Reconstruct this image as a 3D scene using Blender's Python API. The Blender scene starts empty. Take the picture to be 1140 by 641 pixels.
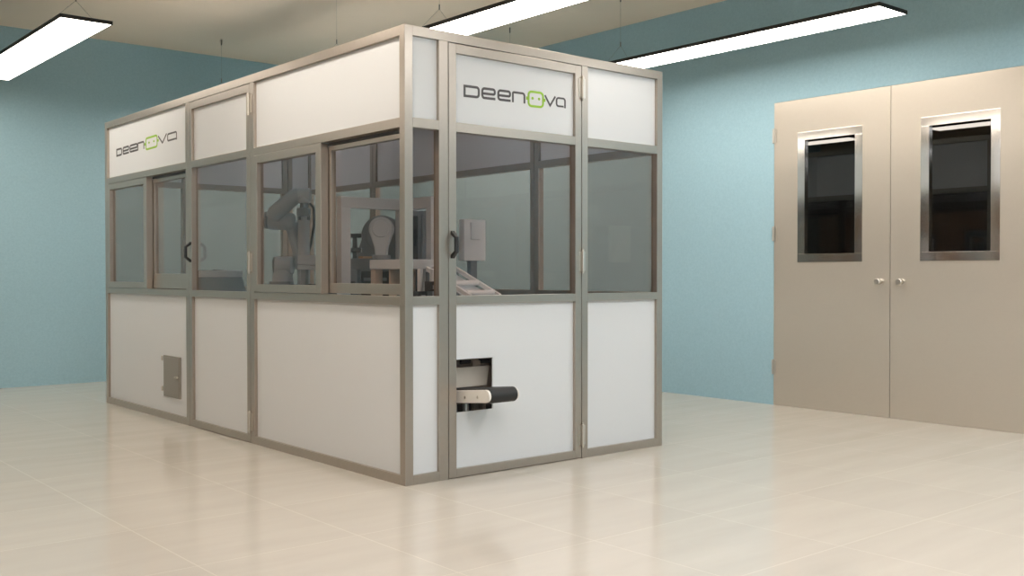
import bpy, bmesh, math
from mathutils import Vector, Matrix

scn = bpy.context.scene
C = scn.collection
PI = math.pi

# ------------------------------------------------------------------ materials
def new_mat(name):
    m = bpy.data.materials.new(name); m.use_nodes = True
    return m, m.node_tree.nodes, m.node_tree.links, m.node_tree.nodes['Principled BSDF']

def plain(name, col, rough=.5, metal=0., spec=.5, var=.03, vscale=30.):
    """Principled surface with a faint procedural tone variation."""
    m, n, l, b = new_mat(name)
    b.inputs['Roughness'].default_value = rough
    b.inputs['Metallic'].default_value = metal
    b.inputs['Specular IOR Level'].default_value = spec
    tc = n.new('ShaderNodeTexCoord'); nz = n.new('ShaderNodeTexNoise')
    nz.inputs['Scale'].default_value = vscale; nz.inputs['Detail'].default_value = 3
    l.new(tc.outputs['Object'], nz.inputs['Vector'])
    mx = n.new('ShaderNodeMix'); mx.data_type = 'RGBA'
    mx.inputs['A'].default_value = tuple(c*(1-var) for c in col)+(1,)
    mx.inputs['B'].default_value = tuple(min(1, c*(1+var)) for c in col)+(1,)
    l.new(nz.outputs['Fac'], mx.inputs['Factor']); l.new(mx.outputs['Result'], b.inputs['Base Color'])
    return m

def brushed(name, col, rough, stretch=(2, 2, 300), metal=1., amp=.12):
    m, n, l, b = new_mat(name)
    b.inputs['Base Color'].default_value = col+(1,)
    b.inputs['Metallic'].default_value = metal
    tc = n.new('ShaderNodeTexCoord'); mp = n.new('ShaderNodeMapping'); nz = n.new('ShaderNodeTexNoise')
    mp.inputs['Scale'].default_value = stretch; nz.inputs['Scale'].default_value = 3
    l.new(tc.outputs['Object'], mp.inputs['Vector']); l.new(mp.outputs['Vector'], nz.inputs['Vector'])
    mr = n.new('ShaderNodeMapRange')
    mr.inputs['To Min'].default_value = rough-amp*.5; mr.inputs['To Max'].default_value = rough+amp*.5
    l.new(nz.outputs['Fac'], mr.inputs['Value']); l.new(mr.outputs['Result'], b.inputs['Roughness'])
    return m

def emit(name, col, s):
    m, n, l, b = new_mat(name)
    b.inputs['Base Color'].default_value = (.8, .8, .8, 1)
    b.inputs['Emission Color'].default_value = col+(1,)
    b.inputs['Emission Strength'].default_value = s
    return m

def glass(name, tint, f0=.04, rough=.0):
    """thin tinted pane: straight-through tint plus a Fresnel mirror coat"""
    m = bpy.data.materials.new(name); m.use_nodes = True
    n = m.node_tree.nodes; l = m.node_tree.links
    n.remove(n['Principled BSDF']); out = n['Material Output']
    tr = n.new('ShaderNodeBsdfTransparent'); tr.inputs['Color'].default_value = tint+(1,)
    gl = n.new('ShaderNodeBsdfAnisotropic'); gl.inputs['Roughness'].default_value = rough
    lw = n.new('ShaderNodeLayerWeight'); lw.inputs['Blend'].default_value = .5
    p = n.new('ShaderNodeMath'); p.operation = 'POWER'; p.inputs[1].default_value = 5
    a = n.new('ShaderNodeMath'); a.operation = 'MULTIPLY_ADD'
    a.inputs[1].default_value = 1-f0; a.inputs[2].default_value = f0
    mx = n.new('ShaderNodeMixShader')
    l.new(lw.outputs['Facing'], p.inputs[0]); l.new(p.outputs[0], a.inputs[0])
    l.new(a.outputs[0], mx.inputs['Fac']); l.new(tr.outputs[0], mx.inputs[1]); l.new(gl.outputs[0], mx.inputs[2])
    l.new(mx.outputs[0], out.inputs['Surface'])
    return m

def opal(name, col, rough, k):
    """white sheet that lets a little light glow through"""
    m, n, l, b = new_mat(name)
    b.inputs['Base Color'].default_value = col+(1,); b.inputs['Roughness'].default_value = rough
    b.inputs['Specular IOR Level'].default_value = .4
    tr = n.new('ShaderNodeBsdfTranslucent'); tr.inputs['Color'].default_value = (.81, .89, 1., 1)
    mx = n.new('ShaderNodeMixShader'); mx.inputs['Fac'].default_value = k
    l.new(b.outputs[0], mx.inputs[1]); l.new(tr.outputs[0], mx.inputs[2])
    l.new(mx.outputs[0], n['Material Output'].inputs['Surface'])
    return m

def wall_mat(name, c1, c2):
    m, n, l, b = new_mat(name)
    b.inputs['Roughness'].default_value = .75; b.inputs['Specular IOR Level'].default_value = .25
    tc = n.new('ShaderNodeTexCoord'); nz = n.new('ShaderNodeTexNoise')
    nz.inputs['Scale'].default_value = 55; nz.inputs['Detail'].default_value = 6; nz.inputs['Roughness'].default_value = .75
    l.new(tc.outputs['Object'], nz.inputs['Vector'])
    r = n.new('ShaderNodeValToRGB'); r.color_ramp.elements[0].position = .3; r.color_ramp.elements[1].position = .7
    r.color_ramp.elements[0].color = c1+(1,); r.color_ramp.elements[1].color = c2+(1,)
    l.new(nz.outputs['Fac'], r.inputs['Fac']); l.new(r.outputs['Color'], b.inputs['Base Color'])
    bp = n.new('ShaderNodeBump'); bp.inputs['Strength'].default_value = .12; bp.inputs['Distance'].default_value = .004
    l.new(nz.outputs['Fac'], bp.inputs['Height']); l.new(bp.outputs['Normal'], b.inputs['Normal'])
    return m

def floor_mat():
    m, n, l, b = new_mat('beige_porcelain_tile')
    tc = n.new('ShaderNodeTexCoord'); mp = n.new('ShaderNodeMapping')
    mp.inputs['Location'].default_value = (.645, .632, 0)
    l.new(tc.outputs['Object'], mp.inputs['Vector'])
    br = n.new('ShaderNodeTexBrick'); br.offset = 0; br.squash = 1
    br.inputs['Scale'].default_value = 1; br.inputs['Mortar Size'].default_value = .003
    br.inputs['Mortar Smooth'].default_value = .3; br.inputs['Bias'].default_value = 0
    br.inputs['Brick Width'].default_value = .635; br.inputs['Row Height'].default_value = .635
    br.inputs['Color1'].default_value = (.538, .487, .425, 1); br.inputs['Color2'].default_value = (.553, .50, .436, 1)
    br.inputs['Mortar'].default_value = (.63, .565, .487, 1)
    l.new(mp.outputs['Vector'], br.inputs['Vector'])
    m2 = n.new('ShaderNodeMapping'); m2.inputs['Scale'].default_value = (.8, 5, 1)
    l.new(tc.outputs['Object'], m2.inputs['Vector'])
    nz = n.new('ShaderNodeTexNoise'); nz.inputs['Scale'].default_value = 1.6; nz.inputs['Detail'].default_value = 5
    l.new(m2.outputs['Vector'], nz.inputs['Vector'])
    r = n.new('ShaderNodeValToRGB')
    r.color_ramp.elements[0].position = .3; r.color_ramp.elements[0].color = (.93, .93, .925, 1)
    r.color_ramp.elements[1].position = .7; r.color_ramp.elements[1].color = (1.0, 1.0, 1.0, 1)
    l.new(nz.outputs['Fac'], r.inputs['Fac'])
    mx = n.new('ShaderNodeMix'); mx.data_type = 'RGBA'; mx.blend_type = 'MULTIPLY'; mx.inputs['Factor'].default_value = 1
    l.new(br.outputs['Color'], mx.inputs['A']); l.new(r.outputs['Color'], mx.inputs['B'])
    l.new(mx.outputs['Result'], b.inputs['Base Color'])
    b.inputs['Roughness'].default_value = .105; b.inputs['Specular IOR Level'].default_value = .23
    bp = n.new('ShaderNodeBump'); bp.inputs['Strength'].default_value = .15; bp.inputs['Distance'].default_value = .002; bp.invert = True
    l.new(br.outputs['Fac'], bp.inputs['Height']); l.new(bp.outputs['Normal'], b.inputs['Normal'])
    return m

M = dict(
    wall=wall_mat('teal_wall_paint', (.30, .462, .535), (.35, .532, .605)),
    ceil=plain('ceiling_paint', (.82, .70, .57), .8, 0, .3, .03, 3),
    rear=plain('warm_bounce_wall_paint', (.42, .35, .27), .8, 0, .3, .03, 3),  # unseen wall, made beige to bounce warm light onto the left face
    floor=floor_mat(),
    alu=plain('satin_aluminium_profile', (.43, .375, .32), .29, .76, .5, .04, 40),
    panel=opal('white_opal_panel', (.775, .775, .77), .38, .20),  # glow-through added to lift the grey of the inner faces
    roof=opal('light_passing_roof_panel', (.78, .78, .77), .6, .40),  # unseen roof, made translucent to brighten the enclosure inside
    pane=glass('smoked_glass', (.868, .808, .778), .04),
    clear=glass('clear_window_glass', (.97, .975, .97), .03),
    doorglass=glass('dark_room_door_glass', (.16, .16, .16), .10),  # dark tint stands in for the unlit space behind the door
    hinge=brushed('hinge_steel', (.62, .58, .52), .35),
    black=plain('black_plastic', (.012, .012, .012), .45),
    ink=plain('grey_lettering', (.085, .08, .085), .6),
    green=plain('green_emblem', (.29, .50, .045), .6),
    hatch=plain('grey_hatch', (.30, .275, .24), .45, .3),
    door=plain('beige_door_paint', (.565, .51, .435), .33, .55, .5, .02, 60),
    steel=brushed('brushed_steel_frame', (.80, .78, .75), .11, amp=.04),
    lampblack=plain('black_lamp_frame', (.012, .011, .010), .5),
    wire=plain('steel_wire', (.22, .20, .17), .5, .3),
    lamp=emit('lamp_diffuser', (1., .925, .84), 8.2),
    lampwarm=emit('warm_lamp_diffuser', (1., .91, .80), 6.9),
    lampcool=emit('neutral_lamp_diffuser', (.97, .985, 1.), 11.0),
    robot=plain('robot_grey', (.44, .52, .57), .40, .0),
    bright=plain('bright_white_paint', (.84, .91, .95), .4),
    portal=plain('pale_grey_paint', (.56, .64, .69), .42),
    robotdark=plain('robot_joint_grey', (.22, .26, .29), .45, .2),
    white=plain('machine_white', (.66, .75, .80), .4),
    mid=plain('machine_grey', (.24, .28, .31), .45, .3),
    dark=plain('machine_dark', (.07, .07, .07), .5, .2),
    beige=plain('machine_beige', (.56, .49, .41), .5),
    cream=plain('cream_conveyor_paint', (.76, .72, .66), .4),
    card=plain('cardboard', (.62, .45, .28), .8),
    belt=plain('belt_rubber', (.016, .016, .016), .6),
    brown=plain('machine_brown', (.36, .30, .25), .5, .3),
)

# ------------------------------------------------------------------ mesh helpers
class MB:
    """collects shapes into one bmesh; build() links them as ONE mesh object"""
    def __init__(s, fn=None):
        s.bm = bmesh.new(); s.fn = fn
    def _v(s, p):
        return s.bm.verts.new(s.fn(*p) if s.fn else p)
    def box(s, x0, x1, y0, y1, z0, z1, bev=0.):
        vs = [s._v(p) for p in ((x0,y0,z0),(x1,y0,z0),(x1,y1,z0),(x0,y1,z0),(x0,y0,z1),(x1,y0,z1),(x1,y1,z1),(x0,y1,z1))]
        fs = [s.bm.faces.new([vs[i] for i in q]) for q in ((0,3,2,1),(4,5,6,7),(0,1,5,4),(1,2,6,5),(2,3,7,6),(3,0,4,7))]
        bmesh.ops.recalc_face_normals(s.bm, faces=fs)
        if bev:
            es = list({e for f in fs for e in f.edges})
            bmesh.ops.bevel(s.bm, geom=es, offset=bev, segments=2, affect='EDGES', profile=.6)
        return s
    def prism(s, pts, n0, n1, axis='y', bev=0., rnd=False):
        """polygon pts (a,b) extruded along axis between n0 and n1"""
        def P(a, b, t): return {'y': (a, t, b), 'x': (t, a, b), 'z': (a, b, t)}[axis]
        A = [s._v(P(a, b, n0)) for a, b in pts]; B = [s._v(P(a, b, n1)) for a, b in pts]
        n = len(pts)
        fs = [s.bm.faces.new(A), s.bm.faces.new(B[::-1])]
        fs += [s.bm.faces.new([A[i], B[i], B[(i+1) % n], A[(i+1) % n]]) for i in range(n)]
        bmesh.ops.recalc_face_normals(s.bm, faces=fs)
        if bev:
            es = list({e for f in fs[:2] for e in f.edges})
            fs = fs+bmesh.ops.bevel(s.bm, geom=es, offset=bev, segments=2, affect='EDGES', profile=.6)['faces']
        if rnd:
            for f in fs:
                if f.is_valid and len(f.verts) <= 4: f.smooth = True
        return s
    def path(s, pts, radii, seg=20, rnd=True):
        """round-section tube through 3D points with a radius per point"""
        pts = [Vector(p) for p in pts]; n = len(pts)
        if not hasattr(radii, '__len__'): radii = [radii]*n
        rings = []; up = None
        for i, p in enumerate(pts):
            t = (pts[min(i+1, n-1)]-pts[max(i-1, 0)]).normalized()
            if up is None:
                up = Vector((0, 0, 1)) if abs(t.z) < .9 else Vector((1, 0, 0))
            a = (up-t*up.dot(t)).normalized(); b = t.cross(a); up = a
            rings.append([s._v(tuple(p+(a*math.cos(2*PI*k/seg)+b*math.sin(2*PI*k/seg))*radii[i])) for k in range(seg)])
        fs = []
        for r0, r1 in zip(rings, rings[1:]):
            for k in range(seg):
                fs.append(s.bm.faces.new([r0[k], r0[(k+1) % seg], r1[(k+1) % seg], r1[k]]))
        for f in fs: f.smooth = True
        fs.append(s.bm.faces.new(rings[0][::-1])); fs.append(s.bm.faces.new(rings[-1]))
        bmesh.ops.recalc_face_normals(s.bm, faces=fs)
        return s
    def cyl(s, p0, p1, r, seg=24, ch=0.):
        """cylinder with a chamfer ch at both rims"""
        p0 = Vector(p0); p1 = Vector(p1)
        if ch:
            d = (p1-p0).normalized()*ch
            return s.path_straight([p0, p0+d, p1-d, p1], [r-ch, r, r, r-ch], seg)
        return s.path_straight([p0, p1], [r, r], seg)
    def path_straight(s, pts, radii, seg=24):
        pts = [Vector(p) for p in pts]; t = (pts[-1]-pts[0]).normalized()
        up = Vector((0, 0, 1)) if abs(t.z) < .9 else Vector((1, 0, 0))
        a = (up-t*up.dot(t)).normalized(); b = t.cross(a); rings = []
        for p, r in zip(pts, radii):
            rings.append([s._v(tuple(p+(a*math.cos(2*PI*k/seg)+b*math.sin(2*PI*k/seg))*r)) for k in range(seg)])
        fs = []
        for r0, r1 in zip(rings, rings[1:]):
            for k in range(seg):
                fs.append(s.bm.faces.new([r0[k], r0[(k+1) % seg], r1[(k+1) % seg], r1[k]]))
        for f in fs: f.smooth = True
        fs.append(s.bm.faces.new(rings[0][::-1])); fs.append(s.bm.faces.new(rings[-1]))
        bmesh.ops.recalc_face_normals(s.bm, faces=fs)
        return s
    def sphere(s, c, r, sc=(1, 1, 1), seg=20):
        c = Vector(c); rings = []; m = seg//2
        top = s._v(tuple(c+Vector((0, 0, r*sc[2])))); bot = s._v(tuple(c-Vector((0, 0, r*sc[2]))))
        for i in range(1, m):
            th = PI*i/m
            rings.append([s._v((c.x+r*sc[0]*math.sin(th)*math.cos(2*PI*k/seg), c.y+r*sc[1]*math.sin(th)*math.sin(2*PI*k/seg), c.z+r*sc[2]*math.cos(th))) for k in range(seg)])
        fs = [s.bm.faces.new([top, rings[0][k], rings[0][(k+1) % seg]]) for k in range(seg)]
        fs += [s.bm.faces.new([bot, rings[-1][(k+1) % seg], rings[-1][k]]) for k in range(seg)]
        for r0, r1 in zip(rings, rings[1:]):
            for k in range(seg):
                fs.append(s.bm.faces.new([r0[k], r1[k], r1[(k+1) % seg], r0[(k+1) % seg]]))
        for f in fs: f.smooth = True
        bmesh.ops.recalc_face_normals(s.bm, faces=fs)
        return s
    def build(s, name, m, parent=None):
        me = bpy.data.meshes.new(name); s.bm.to_mesh(me); s.bm.free()
        me.materials.append(m)
        flags = [p.use_smooth for p in me.polygons]
        if any(flags):
            me.set_sharp_from_angle(angle=math.radians(32))
            for p, f in zip(me.polygons, flags): p.use_smooth = f
        o = bpy.data.objects.new(name, me); C.objects.link(o)
        if parent is not None: o.parent = parent
        return o

def thing(name, label, cat, loc=(0, 0, 0), rz=0., group=None):
    o = bpy.data.objects.new(name, None); C.objects.link(o)
    o.empty_display_size = .1
    o.location = loc; o.rotation_euler = (0, 0, rz)
    o['label'] = label; o['category'] = cat
    if group: o['group'] = group
    return o

def tag(o, label, cat, group=None):
    o['label'] = label; o['category'] = cat
    if group: o['group'] = group
    return o

def struct(o, label=None):
    o['kind'] = 'structure'
    if label: o['label'] = label
    return o

def copy_thing(src, loc, label):
    r = src.copy(); C.objects.link(r); r.location = loc; r['label'] = label
    for ch in list(src.children):
        c = ch.copy(); C.objects.link(c); c.parent = r
        for g in list(ch.children):
            d = g.copy(); C.objects.link(d); d.parent = c
    return r

# ------------------------------------------------------------------ room shell
X0, X1, Y0, Y1, ZC = -4.4, 3.825, -6.0, 5.713, 3.153
T = .12
struct(MB().box(X0-T, X1+T, Y0-T, Y1+T, -.1, 0).build('floor', M['floor']), 'beige polished tile floor')
struct(MB().box(X0-T, X1+T, Y0-T, Y1+T, ZC, ZC+.1).build('ceiling', M['ceil']), 'plain beige ceiling')
struct(MB().box(X0-T, X1+T, Y1, Y1+T, 0, ZC).build('wall_left', M['wall']), 'teal wall behind the far end of the enclosure')
WX0, WX1, WZ0, WZ1 = -3.6, 1.2, .85, 2.55              # unseen window, added to send cool light onto the enclosure front
struct(MB().box(X0-T, WX0, Y0-T, Y0, 0, ZC).box(WX1, X1+T, Y0-T, Y0, 0, ZC).box(WX0, WX1, Y0-T, Y0, 0, WZ0).box(WX0, WX1, Y0-T, Y0, WZ1, ZC).build('wall_front', M['wall']))
wf = MB()
for xx in (WX0, (WX0*2+WX1)/3, (WX0+2*WX1)/3, WX1-.06):
    wf.box(xx, xx+.06, Y0-.09, Y0-.03, WZ0+.06, WZ1-.06, .003)
wf.box(WX0, WX1, Y0-.09, Y0-.03, WZ0, WZ0+.06, .003).box(WX0, WX1, Y0-.09, Y0-.03, WZ1-.06, WZ1, .003)
wo = struct(wf.build('added_window_1', M['white']))
for k in range(3):
    xa = WX0+(WX1-WX0)*k/3+.05; MB().box(xa, xa+(WX1-WX0)/3-.04, Y0-.065, Y0-.060, WZ0+.05, WZ1-.05).build('glass_pane', M['clear'], wo)
pl = bpy.data.lights.new('added_window_portal', 'AREA'); pl.shape = 'RECTANGLE'; pl.size = WX1-WX0; pl.size_y = WZ1-WZ0
pl.cycles.is_portal = True
po = bpy.data.objects.new('added_window_portal', pl); C.objects.link(po)
po.location = ((WX0+WX1)/2, Y0-T+.005, (WZ0+WZ1)/2); po.rotation_euler = (-PI/2, 0, PI)
struct(MB().box(X0-T, X0, Y0, Y1, 0, ZC).build('wall_rear', M['rear']))
DA, DB, DS, DZ = .691, -1.219, -.264, 2.2855          # door opening edges, seam, height
struct(MB().box(X1, X1+T, DA, Y1, 0, ZC).box(X1, X1+T, Y0, DB, 0, ZC).box(X1, X1+T, DB, DA, DZ, ZC)
       .build('wall_right', M['wall']), 'teal wall with the double door')

def leaf(name, ya, yb, wa, wb, knob_y, hinge_y, hinge_zs, lab):
    """door leaf between y=yb<ya in the right wall, vision panel between wb<wa"""
    x = X1; th = .045; g = .002
    z0, z1 = 1.08, 2.038                                # outer vision frame
    mb = MB()
    for a, b, c, d in ((yb+g, ya-g, .001, z0+.02), (yb+g, ya-g, z1-.02, DZ-g), (yb+g, wb+.02, z0+.02, z1-.02), (wa-.02, ya-g, z0+.02, z1-.02)):
        mb.box(x, x+th, a, b, c, d)
    d = struct(mb.build(name, M['door']), lab)
    f = .072; rec = .03
    fb = MB()
    def ring(xa, xb):
        fb.box(xa, xb, wb, wa, z0, z0+f-.012, .001).box(xa, xb, wb, wa, z1-f+.012, z1, .001)
        fb.box(xa, xb, wb, wb+f-.012, z0+f-.012, z1-f+.012, .001).box(xa, xb, wa-f+.012, wa, z0+f-.012, z1-f+.012, .001)
    ring(x-.004, x+.036)
    fr = fb.build('vision_panel_frame', M['steel'], d)
    MB().box(x+rec-.012, x+rec-.004, wb+f-.016, wa-f+.016, z0+f-.016, z1-f+.016).build('glass_pane', M['doorglass'], fr)
    k = MB()
    k.path_straight([(x+.001, knob_y, .94), (x-.003, knob_y, .94), (x-.006, knob_y, .94), (x-.030, knob_y, .94), (x-.032, knob_y, .94), (x-.056, knob_y, .94), (x-.061, knob_y, .94)],
                    [.022, .022, .012, .012, .021, .023, .018], 24)
    k.build('door_knob', M['hinge'], d)
    for hz in hinge_zs:
        h = MB()
        h.cyl((x-.008, hinge_y, hz-.055), (x-.008, hinge_y, hz+.055), .0075, 16, .002)
        h.box(x-.004, x+.001, hinge_y-.026, hinge_y+.004, hz-.05, hz+.05)
        h.build('hinge', M['hinge'], d)
leaf('door_1', DA, DS, .480, -.052, -.196, DA+.002, (2.035, 1.297, .289), 'left leaf of the beige double door, hinged beside the teal wall')
leaf('door_2', DS, DB, -.482, -1.014, -.357, DB-.002, (2.035, 1.297, .289), 'right leaf of the beige double door')
struct(MB().box(X1+.045, X1+T, DA-.02, DA, 0, DZ).box(X1+.045, X1+T, DB, DB+.02, 0, DZ).box(X1+.045, X1+T, DB, DA, DZ-.02, DZ)
       .build('trim_1', M['door']))
# dim passage behind the door leaves
struct(MB().box(X1+T+1.2, X1+T+1.3, DB-.6, DA+.6, 0, 2.6).box(X1+T, X1+T+1.2, DA+.5, DA+.6, 0, 2.6).box(X1+T, X1+T+1.2, DB-.6, DB-.5, 0, 2.6)
       .box(X1+T, X1+T+1.3, DB-.6, DA+.6, 2.5, 2.6).box(X1+T, X1+T+1.3, DB-.6, DA+.6, -.1, 0).build('wall_passage', M['ceil']))

# ------------------------------------------------------------------ pendant lamps
ZL, LW, LL = 2.594, .325, 2.48
def make_lamp(loc, label):
    t = thing('ceiling_light', label, 'ceiling light', loc, 0, 'long pendant light panels')
    w, h = LW/2, .024
    b = .007
    fr = MB()
    fr.box(-w, w, 0, LL, .006, h, .001)
    fr.box(-w, -w+b, 0, LL, 0, .006).box(w-b, w, 0, LL, 0, .006).box(-w+b, w-b, 0, b, 0, .006).box(-w+b, w-b, LL-b, LL, 0, .006)
    fr.build('frame', M['lampblack'], t)
    MB().box(-w+b, w-b, b, LL-b, .0015, .0058).build('diffuser', M['lamp'], t)
    ap = .172
    for y in (.215, LL-.19):
        MB().path([(-w+.012, y, h-.002), (0, y, ap)], .0008, 6).path([(w-.012, y, h-.002), (0, y, ap)], .0008, 6)\
            .path([(0, y, ap), (0, y, ZC-ZL-.03)], .0008, 6).build('suspension_wire', M['wire'], t)
        MB().cyl((0, y, ap-.006), (0, y, ap+.03), .004, 12, .001).build('wire_gripper', M['wire'], t)
        MB().cyl((0, y, ZC-ZL-.048), (0, y, ZC-ZL-.001), .0055, 14, .001).build('ceiling_mount', M['wire'], t)
    return t
YA, YB, YC = 2.715, -.70, -4.11
def swap(lamp, m):
    for ch_ in lamp.children:
        if ch_.name.startswith('diffuser'):
            ch_.data = ch_.data.copy(); ch_.data.materials[0] = m
l0 = make_lamp((-.575, YA, ZL), 'long pendant light panel at the upper left, over the aisle along the logo side')
copy_thing(l0, (1.355, YB, ZL), 'long pendant light panel above the near enclosure corner, cut by the top photo edge')
copy_thing(l0, (3.09, YB, ZL), 'long pendant light panel hanging beside the right wall near the double door')
copy_thing(l0, (1.355, YA, ZL), 'pendant light panel hidden behind the enclosure top, only its two wires showing')
copy_thing(l0, (3.09, YA, ZL), 'pendant light panel hidden behind the enclosure, only its ceiling mount showing')
swap(l0, M['lampwarm'])
for cx, cy in ((-.575, YB), (-2.5, YA), (-2.5, YB), (-2.5, YC), (-.575, YC), (1.355, YC), (3.09, YC)):
    q = copy_thing(l0, (cx, cy, ZL), 'unseen pendant light panel added outside the view')
    if cy == YC or cx < 0: swap(q, M['lampcool'] if cy == YC else M['lampwarm'])  # near row added cooler and stronger to light the enclosure front

# ------------------------------------------------------------------ the enclosure
L, W, H = 4.121, 1.79, 2.163
PW = .045                                               # profile width
ENC = thing('machine_enclosure', 'large grey framed machine enclosure with white panels and smoked windows on the tiled floor', 'machine enclosure')
ZB, ZL0, ZL1, ZM0, ZM1, ZT = .045, .848, .890, 1.686, 1.732, 2.116
PREC, GREC = .019, .030                                 # recess of panels and panes
F_left = lambda s, d, z: (d, s, z)
F_front = lambda s, d, z: (s, d, z)
F_right = lambda s, d, z: (W-d, s, z)
F_back = lambda s, d, z: (s, L-d, z)

for x in (0, W-PW):
    for y in (0, L-PW):
        MB().box(x, x+PW, y, y+PW, 0, H, .0015).build('corner_post', M['alu'], ENC)

def rail(fn, a, b, z0, z1, parent, name='rail'):
    return MB(fn).box(a, b, 0, PW, z0, z1, .0015).build(name, M['alu'], parent)
def panel(fn, a, b, z0, z1, parent, name):
    return MB(fn).box(a-.006, b+.006, PREC, PREC+.006, z0-.006, z1+.006).build(name, M['panel'], parent)
def pane(fn, a, b, z0, z1, parent, d=GREC):
    return MB(fn).box(a-.006, b+.006, d, d+.005, z0-.006, z1+.006).build('glass_pane', M['pane'], parent)

def face_top(fn, a, b):
    rail(fn, a, b, ZT, H, ENC, 'top_rail')
def bay(fn, a, b, glazed=True):
    rail(fn, a, b, 0, ZB, ENC, 'bottom_rail')
    rail(fn, a, b, ZL0, ZL1, ENC, 'sill_rail')
    rail(fn, a, b, ZM0, ZM1, ENC, 'header_rail')
    up = panel(fn, a, b, ZM1, ZT, ENC, 'upper_panel')
    panel(fn, a, b, ZB, ZL0, ENC, 'lower_panel')
    if glazed: pane(fn, a, b, ZL1, ZM0, ENC)
    return up
def post(fn, a, b):
    MB(fn).box(a, b, 0, PW, 0, ZT, .0015).build('post', M['alu'], ENC)

def bx_hinge(fn, s, zc, parent):
    h = MB(fn)
    h.cyl((s, -.010, zc-.058), (s, -.010, zc+.058), .0085, 18, .002)
    h.box(s-.024, s+.024, -.004, .0, zc-.052, zc+.052, .001)
    h.cyl((s, -.010, zc-.066), (s, -.010, zc-.058), .0055, 12)
    h.cyl((s, -.010, zc+.058), (s, -.010, zc+.066), .0055, 12)
    return h.build('hinge', M['hinge'], parent)

def bx_handle(fn, s, z0, z1, parent):
    """black bow handle standing off the stile"""
    h = MB(fn); c = .018; o = .040
    prof = [(0, z0), (0, z0+c), (-o+.013, z0+c+.018), (-o+.013, z1-c-.018), (0, z1-c), (0, z1), (-.006, z1), (-o, z1-c-.012), (-o, z0+c+.012), (-.006, z0)]
    h.prism(prof, s-.010, s+.010, 'x', .002)
    return h.build('door_handle', M['black'], parent)

def booth_door(fn, a, b, hinge_s, handle_s, lower=True):
    """framed door leaf from a to b with three hinges and a bow handle"""
    z0, z1 = .004, ZT-.004
    mb = MB(fn)
    mb.box(a, a+PW, 0, PW, z0, z1, .0015).box(b-PW, b, 0, PW, z0, z1, .0015)
    for q0, q1 in ((z0, ZB), (ZL0, ZL1), (ZM0, ZM1), (z1-PW, z1)):
        mb.box(a+PW, b-PW, 0, PW, q0, q1, .0015)
    d = mb.build('door', M['alu'], ENC)
    up = panel(fn, a+PW, b-PW, ZM1, z1-PW, d, 'upper_panel')
    pane(fn, a+PW, b-PW, ZL1, ZM0, d)
    if lower: panel(fn, a+PW, b-PW, ZB, ZL0, d, 'lower_panel')
    if hinge_s is not None:
        for hz in (1.993, 1.064, .126): bx_hinge(fn, hinge_s, hz, d)
    if handle_s is not None: bx_handle(fn, handle_s, 1.072, 1.205, d)
    return d, up

# --- left face (the long side towards the camera)
GA, GB = 1.616, 2.513
face_top(F_left, PW, L-PW)
up_far = bay(F_left, GB+.050, L-PW, False)
bay(F_left, PW, GA-.050, False)
post(F_left, GB+.002, GB+.050); post(F_left, GA-.050, GA-.002)
booth_door(F_left, GA+.002, GB-.002, GA, GB-.030)

def sliding_pair(a, m0, m1, b, tall):
    """window opening a..b: fixed sash from m0 to b (far part), sliding sash a..m1 set back"""
    fx = MB(F_left); e = .004; so = -.004
    z0, z1 = ZL1+.003, ZM0-.003
    fx.box(m0, m0+.057, so, .040, z0, z1, .0015).box(b-.045, b-e, so, .040, z0, z1, .0015)
    fx.box(m0+.057, b-.045, so, .040, z1-.045, z1, .0015).box(m0+.057, b-.045, so, .040, z0, z0+.043, .0015)
    o = fx.build('fixed_sash', M['alu'], ENC)
    pane(F_left, m0+.057, b-.045, z0+.043, z1-.045, o, .020)
    sl = MB(F_left); d0, d1 = .044, .074
    zt = ZM0-.018; zb = ZL1+.006
    r = .052 if not tall else .102
    sl.box(m1-.045, m1, d0, d1, zb, zt, .0015)
    sl.box(a+.002, m1-.045, d0, d1, zt-.024, zt, .0015).box(a+.002, m1-.045, d0, d1, zb, zb+r, .0015)
    if tall: sl.box(a+.012, m1-.045, d0-.006, d0, zb, zb+.046, .001)
    o = sl.build('sliding_sash', M['alu'], ENC)
    pane(F_left, a+.008, m1-.045, zb+r, zt-.024, o, .058)
    MB(F_left).box(a+.002, m0, .040, .046, zt+.002, ZM0-.001).box(a+.002, m0, .046, .076, zt+.006, ZM0-.001).build('dark_gap_strip', M['dark'], ENC)  # dark strip filling the gap above the sash so it looks shaded
sliding_pair(PW, .778, .80, GA-.050, False)
sliding_pair(GB+.050, 3.250, 3.27, L-PW-.022, True)
MB(F_left).box(L-PW-.022, L-PW, 0, .040, ZL1, ZM0, .0015).build('window_jamb', M['alu'], ENC)

# access hatch in the far lower panel
hx = MB(F_left)
hx.box(2.694, 2.982, .009, PREC, .155, .436, .0015)
hx.box(2.706, 2.970, .005, .009, .167, .424, .002)
ha = hx.build('access_hatch', M['hatch'], ENC)
ha['label'] = 'small grey hatch door'
for hz in (.415, .205):
    MB(F_left).cyl((2.990, .004, hz-.016), (2.990, .004, hz+.016), .007, 14, .002).build('hinge', M['hinge'], ha)
MB(F_left).cyl((2.722, .005, .300), (2.722, -.012, .300), .009, 16, .002).box(2.712, 2.745, -.012, -.004, .294, .306, .001).build('latch', M['hinge'], ha)

# --- front face (short side)
DG0, DG1 = .253, 1.144
face_top(F_front, PW, W-PW)
bay(F_front, PW, DG0-.056); bay(F_front, DG1+.046, W-PW)
post(F_front, DG0-.056, DG0-.002); post(F_front, DG1+.002, DG1+.046)
fd, up_front = booth_door(F_front, DG0+.002, DG1-.002, DG1, DG0+.022, False)
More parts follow.
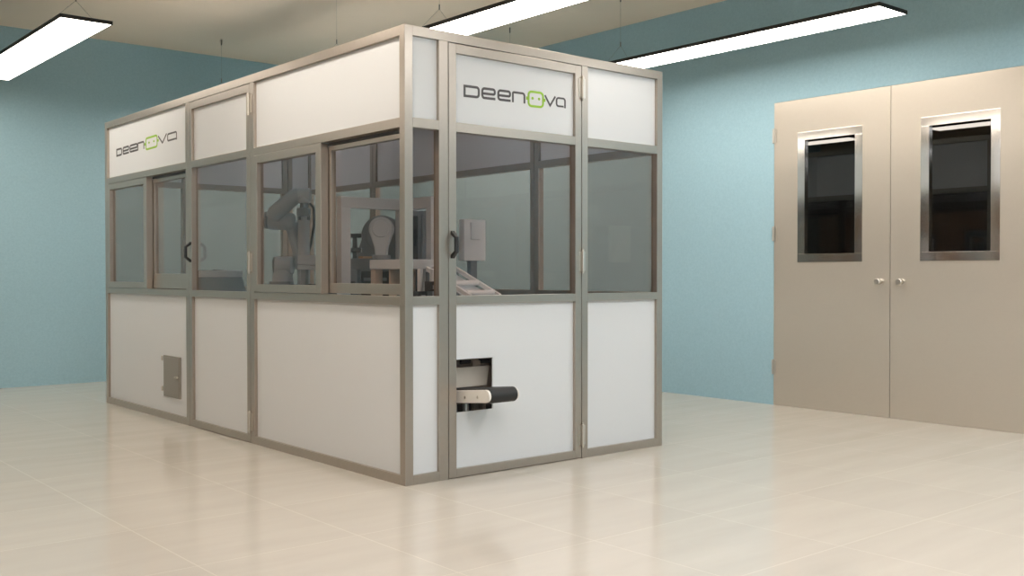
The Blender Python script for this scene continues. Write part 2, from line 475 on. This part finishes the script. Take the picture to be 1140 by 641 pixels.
# lower door panel with the cut-out for the conveyor
a, b = DG0+.002+PW, DG1-.002-PW
hxa, hxb, hz0, hz1 = a, .541, .318, .577
lp = MB(F_front)
lp.box(hxb, b+.006, PREC, PREC+.006, ZB-.006, ZL0+.006)
lp.box(a-.006, hxb, PREC, PREC+.006, hz1, ZL0+.006)
lp.box(a-.006, hxb, PREC, PREC+.006, ZB-.006, hz0)
lp.build('lower_panel', M['panel'], fd)

# --- hidden long side and far end
face_top(F_right, PW, L-PW); face_top(F_back, PW, W-PW)
RP = [(1.033, 1.115), (2.998, 3.082)]
prev = PW
for q0, q1 in RP:
    bay(F_right, prev, q0); mid = (q0+q1)/2
    post(F_right, q0, mid-.002); post(F_right, mid+.002, q1); prev = q1
bay(F_right, prev, L-PW)
E0, E1 = W-DG1, W-DG0
bay(F_back, PW, E0-.046); bay(F_back, E1+.046, W-PW)
post(F_back, E0-.046, E0-.002); post(F_back, E1+.002, E1+.046)
booth_door(F_back, E0+.002, E1-.002, None, None)
MB().box(PW, W-PW, PW, L-PW, H-.03, H-.022).build('roof_panel', M['roof'], ENC)

# ------------------------------------------------------------------ logo strokes
def ribbon(mb, pts, w, d0, d1, P, closed=False, wy=None):
    """mitred stroke of width w along (u,v) points, extruded between depths d0 and d1"""
    n = len(pts); pts = [Vector(p) for p in pts]; Lf = []; Rt = []
    for i in range(n):
        if closed: pa, pb = pts[i-1], pts[(i+1) % n]
        else: pa, pb = pts[max(i-1, 0)], pts[min(i+1, n-1)]
        t1 = (pts[i]-pa); t2 = (pb-pts[i])
        if t1.length < 1e-9: t1 = t2
        if t2.length < 1e-9: t2 = t1
        t1.normalize(); t2.normalize()
        n1 = Vector((-t1.y, t1.x)); n2 = Vector((-t2.y, t2.x)); m = n1+n2
        m = m.normalized() if m.length > 1e-6 else n1
        k = (w/2)/max(.45, m.dot(n1))
        Lf.append(pts[i]+m*k); Rt.append(pts[i]-m*k)
    def V(p, d): s, z = P(p.x, p.y); return mb._v((s, d, z))
    A = [(V(l, d0), V(r, d0), V(l, d1), V(r, d1)) for l, r in zip(Lf, Rt)]
    fs = []
    for i in range(n if closed else n-1):
        p, q = A[i], A[(i+1) % n]
        fs += [mb.bm.faces.new([p[0], p[1], q[1], q[0]]), mb.bm.faces.new([p[2], q[2], q[3], p[3]]),
               mb.bm.faces.new([p[0], q[0], q[2], p[2]]), mb.bm.faces.new([p[1], p[3], q[3], q[1]])]
    if not closed:
        for p in (A[0], A[-1]): fs.append(mb.bm.faces.new([p[0], p[2], p[3], p[1]]))
    bmesh.ops.recalc_face_normals(mb.bm, faces=fs)

def rrect(x0, x1, y0, y1, r, k=5):
    out = []
    for cx, cy, a0 in ((x1-r, y1-r, 0), (x0+r, y1-r, 90), (x0+r, y0+r, 180), (x1-r, y0+r, 270)):
        for i in range(k+1):
            a = math.radians(a0+90*i/k); out.append((cx+r*math.cos(a), cy+r*math.sin(a)))
    return out
def arc(cx, cy, r, a0, a1, k=5):
    return [(cx+r*math.cos(math.radians(a0+(a1-a0)*i/k)), cy+r*math.sin(math.radians(a0+(a1-a0)*i/k))) for i in range(k+1)]

def logo(fn, parent, spans, zb0, zb1, h0, h1, st, wstr):
    """wordmark in strokes; spans give the left/right edge of each letter along the face"""
    s0, s1 = spans['D'][0], spans['a'][1]
    sg = 1 if s1 > s0 else -1
    wid = abs(s1-s0)
    def P(u, v):                                         # u metres from the first letter, v 0..1
        t = u/wid
        return s0+sg*u, (zb0+(zb1-zb0)*t)+v*(h0+(h1-h0)*t)/.06
    d0, d1 = PREC-.0012, PREC+.001
    mb = MB(fn); w = wstr
    def fin():
        nonlocal mb
        mb.build('logo_letter', M['ink'], parent); mb = MB(fn)
    def U(name): p, q = spans[name]; return abs(p-s0), abs(q-s0)
    hh = w/2; B, Tt = hh, .06-hh
    r = .014
    x0, x1 = U('D'); x0 += hh; x1 -= hh
    ribbon(mb, [(x0, B)]+arc(x1-r, B+r, r, -90, 0)+arc(x1-r, Tt-r, r, 0, 90)+[(x0, Tt)], w, d0, d1, P, True)
    fin()
    for nm in ('e', 'f'):
        x0, x1 = U(nm); x0 += hh; x1 -= hh; q = .011; md = .0285
        ribbon(mb, [(x1+hh*.6, B)]+arc(x0+r, B+r, r, 270, 180)+arc(x0+r, Tt-r, r, 180, 90)+arc(x1-q, Tt-q, q, 90, 0)+arc(x1-q*.8, md+q*.8, q*.8, 0, -90)+[(x0, md)], w, d0, d1, P)
        fin()
    x0, x1 = U('n'); x0 += hh; x1 -= hh
    ribbon(mb, [(x0, 0)]+arc(x0+.006, Tt-.006, .006, 180, 90)+arc(x1-r, Tt-r, r, 90, 0)+[(x1, 0)], w*.92, d0, d1, P)
    fin()
    x0, x1 = U('v'); x0 += hh*.7; x1 -= hh*.7
    ribbon(mb, [(x0, .06), ((x0+x1)/2, .004), (x1, .06)], w*.85, d0, d1, P)
    fin()
    x0, x1 = U('a'); x0 += hh; x1 -= hh
    ribbon(mb, [(x1-.010, B)]+arc(x0+r, B+r, r, 270, 180)+arc(x0+r, Tt-r, r, 180, 90)+arc(x1-r, Tt-r, r, 90, 0)+[(x1, -.002)], w*.85, d0, d1, P)
    fin(); mb.bm.free()
    g = MB(fn); x0, x1 = U('O'); e = .011*(x1-x0)/.107
    ribbon(g, rrect(x0+w*.4, x1-w*.4, -.010, .070, .020), w*1.0, d0, d1, P, True)
    for xa, xb in ((x0-e, x0+.001), (x1-.001, x1+e)):
        ribbon(g, [((xa+xb)/2, .022), ((xa+xb)/2, .040)], abs(xb-xa), d0, d1, P)
    ey = .012*(x1-x0)/.107
    c = (x0+x1)/2
    for k in (-1, 1):
        cx = c+k*.022*(x1-x0)/.107
        ribbon(g, [(cx+.0045*math.cos(2*PI*i/14)*(x1-x0)/.107, .034+.0045*math.sin(2*PI*i/14)) for i in range(14)], .0062, d0, d1, P, True)
    go = g.build('logo_emblem', M['green'], parent); go['label'] = 'green rounded emblem with two dots'
logo(F_front, fd, dict(D=(.359, .460), e=(.470, .562), f=(.573, .662), n=(.669, .759), O=(.776, .886), v=(.890, .972), a=(.971, 1.044)),
     1.864, 1.880, .0605, .0535, .0, .0122)
logo(F_left, up_far, dict(D=(3.917, 3.797), e=(3.779, 3.648), f=(3.635, 3.477), n=(3.475, 3.345), O=(3.317, 3.094), v=(3.083, 2.923), a=(2.916, 2.748)),
     1.884, 1.902, .060, .058, .0, .0135)

# ------------------------------------------------------------------ machinery inside
# frame table carrying the machines
TT = .862
def frame_table(name, label, x0, x1, y0, y1, zt, mtop):
    t = thing(name, label, 'table', (0, 0, 0))
    MB().box(x0, x1, y0, y1, zt-.03, zt, .002).build('table_top', mtop, t)
    for x in (x0+.01, x1-.06):
        for y in (y0+.01, y1-.06):
            MB().box(x, x+.05, y, y+.05, 0, zt-.03, .002).build('leg', M['mid'], t)
    MB().box(x0+.02, x1-.02, y0+.02, y0+.06, .55, .60).box(x0+.02, x1-.02, y1-.06, y1-.02, .55, .60).build('cross_bar', M['mid'], t)
    return t
frame_table('machine_table', 'grey frame table under the robot arms inside the enclosure', .10, 1.25, .44, 2.55, TT, M['mid'])
frame_table('machine_table', 'low grey table at the far end under the round drum', .20, .95, 2.85, 3.75, TT, M['mid'])

# --- robot arm by the sliding window (local x runs to the right as seen from outside, y into the enclosure)
D1 = 6.55; S1 = D1/1143.6; RPX = 318
def rob(px, py, w=0.): return ((px-RPX)*S1, w, 1+(304-py)*S1)
ang = math.radians(-40)
def ray_xy(px, D):
    th = math.radians(50)-math.atan((px-570)/1143.6); d = D/math.cos(math.atan((px-570)/1143.6))
    return -2.706+d*math.cos(th), -4.0015+d*math.sin(th)
bx, by = .399, 1.975
R1 = thing('industrial_robot', 'grey jointed robot arm folded behind the middle sliding window', 'robot', (bx, by, 0), ang, 'robot arms inside the enclosure')
MB().path_straight([(-.010, 0, TT), (-.010, 0, TT+.02), (-.010, 0, TT+.021), (-.010, 0, TT+.085)], [.125, .125, .085, .078]).build('base', M['robotdark'], R1)
z_ = lambda py: 1+(304-py)*S1
MB().path_straight([(-.050, 0, z_(295.5)), (-.043, 0, z_(295.5)), (.056, 0, z_(295.5)), (.063, 0, z_(295.5))], [.050, .059, .059, .050])\
    .path_straight([(-.002, 0, TT+.08), (-.002, 0, z_(300))], [.066, .060]).build('shoulder_joint', M['robot'], R1)
MB().path_straight([(-.062, 0, z_(295.5)), (-.058, 0, z_(295.5)), (-.049, 0, z_(295.5)), (-.047, 0, z_(295.5))], [.042, .056, .058, .050], 28).build('joint_cap', M['robotdark'], R1)
MB().path([(.098, .05, z_(290)), (.088, .05, z_(280)), (.066, .05, z_(268)), (.050, .05, z_(257)), (.042, .04, z_(247))], [.044, .038, .035, .036, .046], 24).build('upper_arm', M['robot'], R1)
MB().path_straight([(.068, .05, z_(291)), (.072, .05, z_(291)), (.128, .05, z_(291)), (.134, .05, z_(291))], [.042, .050, .050, .042]).build('shoulder_cap', M['robot'], R1)
MB().path_straight([(-.092, .01, z_(245)), (-.085, .01, z_(245)), (.040, .01, z_(246)), (.066, .01, z_(246.5)), (.072, .01, z_(246.5))], [.050, .058, .056, .050, .042]).build('elbow_joint', M['robot'], R1)
MB().path_straight([(-.119, .01, z_(244.5)), (-.115, .01, z_(244.5)), (-.100, .01, z_(244.5)), (-.090, .01, z_(244.5))], [.040, .054, .058, .050], 28).build('joint_cap', M['robotdark'], R1)
MB().path([(-.058, -.045, z_(243)), (-.042, -.05, z_(238)), (.03, -.05, z_(227)), (.100, -.05, z_(217.5)), (.116, -.05, z_(216.5))], [.042, .050, .050, .047, .042], 24).build('forearm', M['robot'], R1)
MB().path_straight([(.106, -.05, z_(217)), (.112, -.05, z_(217)), (.180, -.05, z_(217)), (.188, -.05, z_(217))], [.036, .043, .043, .034])\
    .path_straight([(.146, -.05, z_(217)), (.146, -.05, z_(226)), (.146, -.05, z_(226.5))], [.040, .040, .032]).build('wrist_joint', M['portal'], R1)
g1 = MB().cyl((.145, -.05, z_(226)), (.145, -.05, z_(232)), .026, 20, .003).box(.104, .184, -.085, -.015, z_(241), z_(231.5), .010).build('gripper', M['robotdark'], R1)
for dx in (.105, .165):
    MB().box(dx, dx+.020, -.062, -.038, z_(245), z_(240), .003).build('gripper_finger', M['robotdark'], g1)
MB().path([(.178, -.03, z_(226)), (.20, -.01, z_(232)), (.196, .02, z_(250)), (.17, .05, z_(270)), (.14, .06, z_(286))], .008, 12).build('cable', M['dark'], R1)
# upright standing in for the lit rear arm link and control box right of its shoulder
gx, gy = ray_xy(338.5, 6.60)
tag(MB().path_straight([(gx, gy, TT), (gx, gy, TT+.02), (gx, gy, TT+.022), (gx, gy, z_(241)), (gx, gy, z_(237.5)), (gx, gy, z_(235.5))], [.048, .048, .040, .036, .028, .012], 24)
    .build('rear_arm_link', M['portal']), 'pale upright standing in for the lit rear link of the left robot arm', 'column')
cx, cy = ray_xy(346, 6.2)
cb = thing('control_box', 'pale flat control box on feet, right of the left robot arm shoulder', 'control box', (cx, cy, 0), ang)
MB().box(-.068, .085, -.05, .05, 1+(304-295)*.00542, 1+(304-284)*.00542, .004).box(-.068, .085, -.054, .05, 1+(304-300)*.00542, 1+(304-295.6)*.00542, .002).build('housing', M['robot'], cb)
MB().box(-.05, -.02, -.04, .04, TT, 1.022, .002).box(.04, .07, -.04, .04, TT, 1.022, .002).build('foot', M['mid'], cb)
cx, cy = ray_xy(347, 6.0)
mo = thing('drive_motor', 'small dark motor below the control box beside the left robot arm', 'motor', (cx, cy, 0), ang)
MB().cyl((-.02, 0, TT+.04), (.06, 0, TT+.04), .036, 20, .004).box(-.03, .05, -.04, .04, TT, TT+.012, .002).build('housing', M['dark'], mo)
MB().cyl((-.05, 0, TT+.04), (-.02, 0, TT+.04), .012, 14).build('shaft', M['robot'], mo)

# --- portal frame
GT = thing('portal_frame', 'pale square-section portal frame standing behind the near sliding window', 'frame', (0, 0, 0))
for (x0, x1, y0, y1) in ((.127, .185, .792, .842), (.505, .563, .792, .842), (.505, .563, .500, .545)):
    MB().box(x0, x1, y0, y1, TT if y0 > .7 else TT, 1.352, .002).build('upright', M['portal'], GT)
MB().box(.127, .563, .792, .842, 1.352, 1.412, .002).build('crossbeam', M['portal'], GT)
MB().box(.505, .563, .500, .792, 1.352, 1.412, .002).build('crossbeam', M['portal'], GT)
MB().box(.500, .568, .46, .85, TT, TT+.012).build('base_plate', M['mid'], GT)

# --- hooded unit with the second robot joint
hx_, hy_ = ray_xy(425, 6.3)
HD = thing('hooded_unit', 'large grey round-topped hood behind the portal frame', 'machine hood', (hx_, hy_, 0), ang)
s2 = 6.3/1143.6; zc = 1+(304-262)*s2; R = .124
pts = [(-.165, TT), (.165, TT), (.150, 1.12)]+[(R*math.cos(math.radians(a)), zc+R*math.sin(math.radians(a))) for a in range(-10, 191, 10)]+[(-.150, 1.12)]
MB().prism(pts, 0, .16, 'y', .008, True).build('hood_shell', M['mid'], HD)
MB().prism([(R*.78*math.cos(2*PI*i/32), zc+R*.78*math.sin(2*PI*i/32)) for i in range(32)], -.012, .001, 'y', .003, True).build('hood_ring', M['robotdark'], HD)
rx_, ry_ = ray_xy(425, 5.62)
R2 = thing('industrial_robot', 'second grey robot arm seen end-on in front of the round hood', 'robot', (rx_, ry_, 0), ang, 'robot arms inside the enclosure')
s3 = 5.62/1143.6; zb = 1+(304-255)*s3; rr = .0655
sk = [(-.030, 1.095), (.030, 1.095), (.034, 1.14)]+[(rr*math.cos(math.radians(a)), zb+rr*math.sin(math.radians(a))) for a in range(-30, 211, 12)]+[(-.034, 1.14)]
MB().prism(sk, -.035, .045, 'y', .008, True).build('joint_housing', M['robot'], R2)
MB().cyl((0, -.034, zb), (0, -.042, zb), .046, 28, .003).build('joint_cap', M['robot'], R2)
MB().cyl((0, 0, 1.073), (0, 0, 1.10), .050, 24, .004).build('base', M['robotdark'], R2)

# --- pale bench carrying the end-on arm
B = thing('robot_bench', 'small pale bench with boxed legs under the end-on robot arm', 'bench', (0, 0, 0))
MB().box(.30, .484, .44, .787, 1.022, 1.073, .003).build('bench_top', M['white'], B)
for x0, y0, m in ((.305, .445, 'white'), (.305, .735, 'beige'), (.435, .445, 'white'), (.435, .735, 'white')):
    MB().box(x0, x0+.045, y0, y0+.048, TT, 1.022, .002).build('leg', M[m], B)
MB().box(.31, .475, .60, .612, .865, 1.02).build('side_plate', M['beige'], B)
bmx, bmy = .27, .46
vm = thing('valve_motor', 'small dark round motor at the foot of the pale bench leg', 'motor', (bmx, bmy, 0), 0)
MB().cyl((-.0, 0, .90), (.03, 0, .90), .022, 18, .003).cyl((-.018, 0, .90), (0, 0, .90), .012, 14).build('housing', M['dark'], vm)
MB().box(-.004, .034, -.022, .022, .862, .885, .002).build('bracket', M['mid'], vm)
# spindle visible in the narrow window below the bench top
for i, (px, D, za, zb_, r, lab) in enumerate(((468, 5.18, .905, 1.02, .014, 'pale vertical spindle under the bench, left one in the narrow window'), (481, 5.16, .955, 1.02, .011, 'pale vertical spindle under the bench, right one in the narrow window'))):
    x_, y_ = ray_xy(px, D)
    sp = thing('spindle', lab, 'spindle', (x_, y_, 0), 0)
    MB().cyl((0, 0, za), (0, 0, 1.022), r, 18, .002).build('rod', M['white'], sp)
    MB().box(-.028, .028, -.024, .024, za-.045, za+.004, .003).build('tool_block', M['dark'], sp)
    MB().box(-.012, .012, -.03, -.02, za-.035, za-.015, .001).build('tool_plate', M['robot'], sp)
x_, y_ = ray_xy(476, 5.95)
tb = thing('tool_block', 'dark machined block on a post below the bench seen through the narrow window', 'block', (x_, y_, 0), ang)
MB().box(-.030, .045, -.03, .03, .93, .985, .004).build('body', M['dark'], tb)
MB().cyl((.0, 0, TT), (.0, 0, .93), .022, 16, .002).build('post', M['white'], tb)
# tower seen through the portal
x_, y_ = ray_xy(468, 6.1)
tw = thing('control_tower', 'dark slim control tower behind the portal, seen through the narrow window', 'control cabinet', (x_, y_, 0), ang)
MB().box(-.062, .055, 0, .12, TT, 1.37, .003).build('housing', M['mid'], tw)
MB().box(-.055, -.012, -.006, .0, TT+.02, 1.34, .002).build('door_panel', M['dark'], tw)
MB().box(.010, .030, -.012, 0, TT+.02, 1.35, .002).build('edge_strip', M['robotdark'], tw)
MB().box(-.034, -.018, -.022, -.006, 1.16, 1.26, .002).box(-.050, -.012, -.018, -.006, 1.20, 1.225, .002).build('bracket', M['black'], tw)

# --- bins and trays under the portal
x_, y_ = ray_xy(383, 5.72)
bn = thing('parts_bin', 'pale open parts bin at the foot of the portal frame', 'bin', (x_, y_, 0), ang)
w_ = .085
MB().prism([(-w_-.02, TT), (w_, TT), (w_, 1.02), (-w_+.02, 1.02)], -.07, .07, 'y', .003).build('bin_body', M['robotdark'], bn)
MB().box(-.05, .075, -.076, -.069, .93, .955, .001).box(-.02, .06, -.080, -.069, .885, .905, .001).build('slot_plate', M['dark'], bn)
MB().box(-.115, -.095, -.066, .06, TT, .995, .002).build('end_plate', M['beige'], bn)
x_, y_ = ray_xy(419, 5.85)
du = thing('drive_unit', 'dark grooved drive unit between the parts bin and the pale bench', 'drive unit', (x_, y_, 0), ang)
MB().box(-.085, .075, 0, .09, TT, 1.012, .004).build('housing', M['dark'], du)
for k in range(3):
    MB().box(-.07, .06, -.006, 0, .885+k*.036, .903+k*.036, .001).build('cooling_fin', M['mid'], du)
x_, y_ = ray_xy(404, 5.92)
tr = thing('tray', 'grey tray box lying on top of the drive unit', 'tray', (x_, y_, 0), ang)
MB().box(-.075, .085, -.04, .03, 1.012, 1.085, .003).build('tray_body', M['mid'], tr)
MB().box(.072, .092, -.046, .03, 1.015, 1.085, .002).build('end_cap', M['dark'], tr)
cd = tag(MB().box(x_-.025, x_+.035, y_-.045, y_+.005, 1.0855, 1.097, .001).build('card_stack', M['card']), 'short stack of brown cards lying on the grey tray', 'cards')
x_, y_ = ray_xy(395.5, 6.12)
ib = thing('stop_bracket', 'dark upright bracket shaped like a capital i, left of the round hood', 'bracket', (x_, y_, 0), ang)
MB().box(-.013, .013, -.01, .01, TT, 1.215, .002).build('stem', M['dark'], ib)
MB().box(-.042, .042, -.02, .02, 1.212, 1.235, .003).build('top_bar', M['dark'], ib)
MB().box(-.035, .040, -.02, .02, 1.125, 1.150, .003).build('lower_bar', M['dark'], ib)
x_, y_ = ray_xy(369, 6.2)
tag(MB().path([(x_+.02, y_, TT), (x_+.02, y_, 1.06), (x_-.02, y_+.01, 1.11), (x_-.06, y_+.04, 1.16)], [.02, .018, .015, .010], 12).build('feed_hose', M['mid']),
    'thin grey bent hose rising left of the portal frame', 'hose')

# --- round drum in the far bay
x_, y_ = .545, 3.26
dr = thing('turntable_drum', 'low round drum with a pale rim seen through the far door window', 'drum', (x_, y_, 0), 0)
MB().path_straight([(0, 0, TT), (0, 0, TT+.01), (0, 0, .972)], [.190, .190, .165], 36).build('drum_body', M['mid'], dr)
MB().path_straight([(0, 0, .972), (0, 0, .974), (0, 0, 1.016), (0, 0, 1.022)], [.160, .168, .168, .160], 36).build('rim', M['white'], dr)
MB().cyl((0, 0, 1.02), (0, 0, 1.03), .05, 24, .003).build('hub', M['robotdark'], dr)

# --- operator panel on a post, right of the near door handle
op = thing('operator_panel', 'white rectangular operator box with a small raised plate, behind the front door window', 'control panel', (0, 0, 0))
MB().box(1.035, 1.199, .90, .955, 1.075, 1.325, .004).build('housing', M['bright'], op)
MB().box(1.080, 1.148, .888, .902, 1.203, 1.306, .003).build('cover_plate', M['bright'], op)
MB().box(1.095, 1.140, .91, .95, TT, 1.075, .002).box(1.05, 1.19, .86, 1.0, TT, TT+.012).build('stand', M['mid'], op)

# --- chute behind the front door
ch = thing('roller_chute', 'sloping white chute with two side rails behind the lower front door window', 'chute', (0, 0, 0))
def sl(x0, x1, ya, za, yb, zb, h, m, name):
    MB().prism([(ya, za), (yb, zb), (yb, zb+h), (ya, za+h)], x0, x1, 'x', .001).build(name, m, ch)
ZS = lambda y: .872+(y-.055)*.376
sl(.612, .628, .055, ZS(.055), .430, ZS(.430), .022, M['bright'], 'side_rail')
sl(.422, .438, .055, ZS(.055), .430, ZS(.430), .022, M['bright'], 'side_rail')
sl(.438, .612, .060, ZS(.060)-.020, .425, ZS(.425)-.020, .006, M['white'], 'slide_plate')
for y in (.10, .23):
    MB().cyl((.438, y, ZS(y)+.012), (.612, y, ZS(y)+.012), .014, 18, .002).build('roller', M['bright'], ch)
MB().box(.45, .56, .35, .42, ZS(.40)-.01, ZS(.40)+.035, .003).build('top_bracket', M['bright'], ch)
for x0 in (.425, .595):
    MB().box(x0, x0+.03, .415, .438, TT-.06, ZS(.415), .002).build('leg', M['mid'], ch)

# --- conveyor coming out of the front hatch
cv = thing('belt_conveyor', 'small conveyor with black belt end sticking out of the front hatch', 'conveyor', (.345, -.172, .412), 0)
cv.rotation_euler = (-math.radians(5.5), 0, 0)
ln = .62
def stadium(r, l, k=12):
    return [(r*math.cos(math.radians(a)), r*math.sin(math.radians(a))) for a in [270-180*i/k for i in range(k+1)]]+\
           [(l+r*math.cos(math.radians(a)), r*math.sin(math.radians(a))) for a in [90-180*i/k for i in range(k+1)]]
MB().prism(stadium(.031, ln), -.004, .012, 'x', .003, True).build('side_plate', M['cream'], cv)
MB().prism(stadium(.031, ln), .168, .184, 'x', .003, True).build('side_plate', M['cream'], cv)
MB().prism(stadium(.036, ln), .010, .172, 'x', .003, True).build('belt', M['belt'], cv)
for y in (.06, .16):
    MB().cyl((-.006, y, -.004), (-.002, y, -.004), .008, 14, .001).build('bolt', M['hinge'], cv)
MB().cyl((.125, .33, -.30), (.125, .33, -.03), .016, 16).build('support_tube', M['hinge'], cv)
MB().box(.03, .14, .42, .48, -.45, -.03, .002).build('stand', M['mid'], cv)
# deflector hood above the belt
df = thing('deflector_plate', 'beige tapered guide plate above the conveyor inside the front hatch', 'guide plate', (0, 0, 0))
MB().prism([(.33, .425), (.582, .425), (.602, .525), (.30, .525)], .12, .128, 'y', .001).build('plate', M['beige'], df)
MB().box(.565, .585, .128, .16, 0, .52, .002).box(.31, .335, .128, .16, 0, .52, .002).build('bracket', M['brown'], df)
# machine blocks deeper behind the hatch
mc = thing('gearbox_cabinet', 'brown metal drive cabinet deep behind the front hatch', 'machine cabinet', (0, 0, 0))
MB().box(.12, .95, .90, 1.30, 0, .80, .004).build('housing', M['brown'], mc)
for i, (x0, x1, z0, z1) in enumerate(((.22, .36, .56, .66), (.40, .52, .50, .64), (.56, .74, .54, .60), (.56, .70, .30, .42), (.30, .48, .22, .32))):
    MB().box(x0, x1, .882, .902, z0, z1, .003).build('cover_plate', M['hatch'] if i % 2 else M['dark'], mc)
MB().path([(.78, .86, .10), (.78, .86, .45), (.70, .86, .52), (.30, .86, .52)], .012, 10).build('cable', M['beige'], mc)

fp = thing('block_machine', 'brown metal panel with blocks close behind the front hatch opening', 'machine panel', (0, 0, 0))
MB().box(.68, 1.22, .66, .68, 0, .80, .003).build('back_plate', M['brown'], fp)
for x0, x1, z0, z1, m in ((.70, .80, .475, .56, 'hatch'), (.81, .88, .485, .53, 'dark'), (.89, .95, .468, .50, 'beige'), (.955, 1.02, .48, .54, 'dark'), (1.03, 1.075, .46, .52, 'hatch'),
                          (1.05, 1.12, .40, .44, 'beige'), (1.06, 1.12, .33, .38, 'dark'), (1.05, 1.10, .27, .31, 'hatch'), (.76, .88, .19, .255, 'dark'), (.90, .96, .21, .262, 'hatch'), (.98, 1.04, .18, .24, 'dark')):
    MB().box(x0, x1, .635, .66, z0, z1, .003).build('block', M[m], fp)
MB().cyl((.955, .62, .15), (.955, .62, .265), .014, 14).cyl((.70, .625, .515), (1.15, .625, .515), .006, 14).build('pipe', M['hinge'], fp)

# ------------------------------------------------------------------ camera, world, view
cam = bpy.data.cameras.new('camera'); co = bpy.data.objects.new('camera', cam); C.objects.link(co)
cam.sensor_width = 36; cam.lens = 36*1143.58/1140; cam.clip_start = .02
co.location = (-2.70578, -4.00146, 1.0)
co.rotation_euler = (Matrix.Rotation(math.radians(49.9905-90), 3, 'Z') @ Matrix.Rotation(math.radians(90-.82676), 3, 'X') @ Matrix.Rotation(math.radians(-.0303), 3, 'Z')).to_euler()
scn.camera = co
w = bpy.data.worlds.new('world'); scn.world = w; w.use_nodes = True
w.node_tree.nodes['Background'].inputs['Color'].default_value = (.86, .95, 1.0, 1)
w.node_tree.nodes['Background'].inputs['Strength'].default_value = 1.6
scn.view_settings.view_transform = 'Standard'; scn.view_settings.look = 'None'
scn.view_settings.exposure = .62; scn.view_settings.gamma = 1; scn.view_settings.use_curve_mapping = False
scn.cycles.max_bounces = 14; scn.cycles.diffuse_bounces = 7; scn.cycles.transparent_max_bounces = 24; scn.cycles.glossy_bounces = 5
scn.cycles.sample_clamp_indirect = 4.0
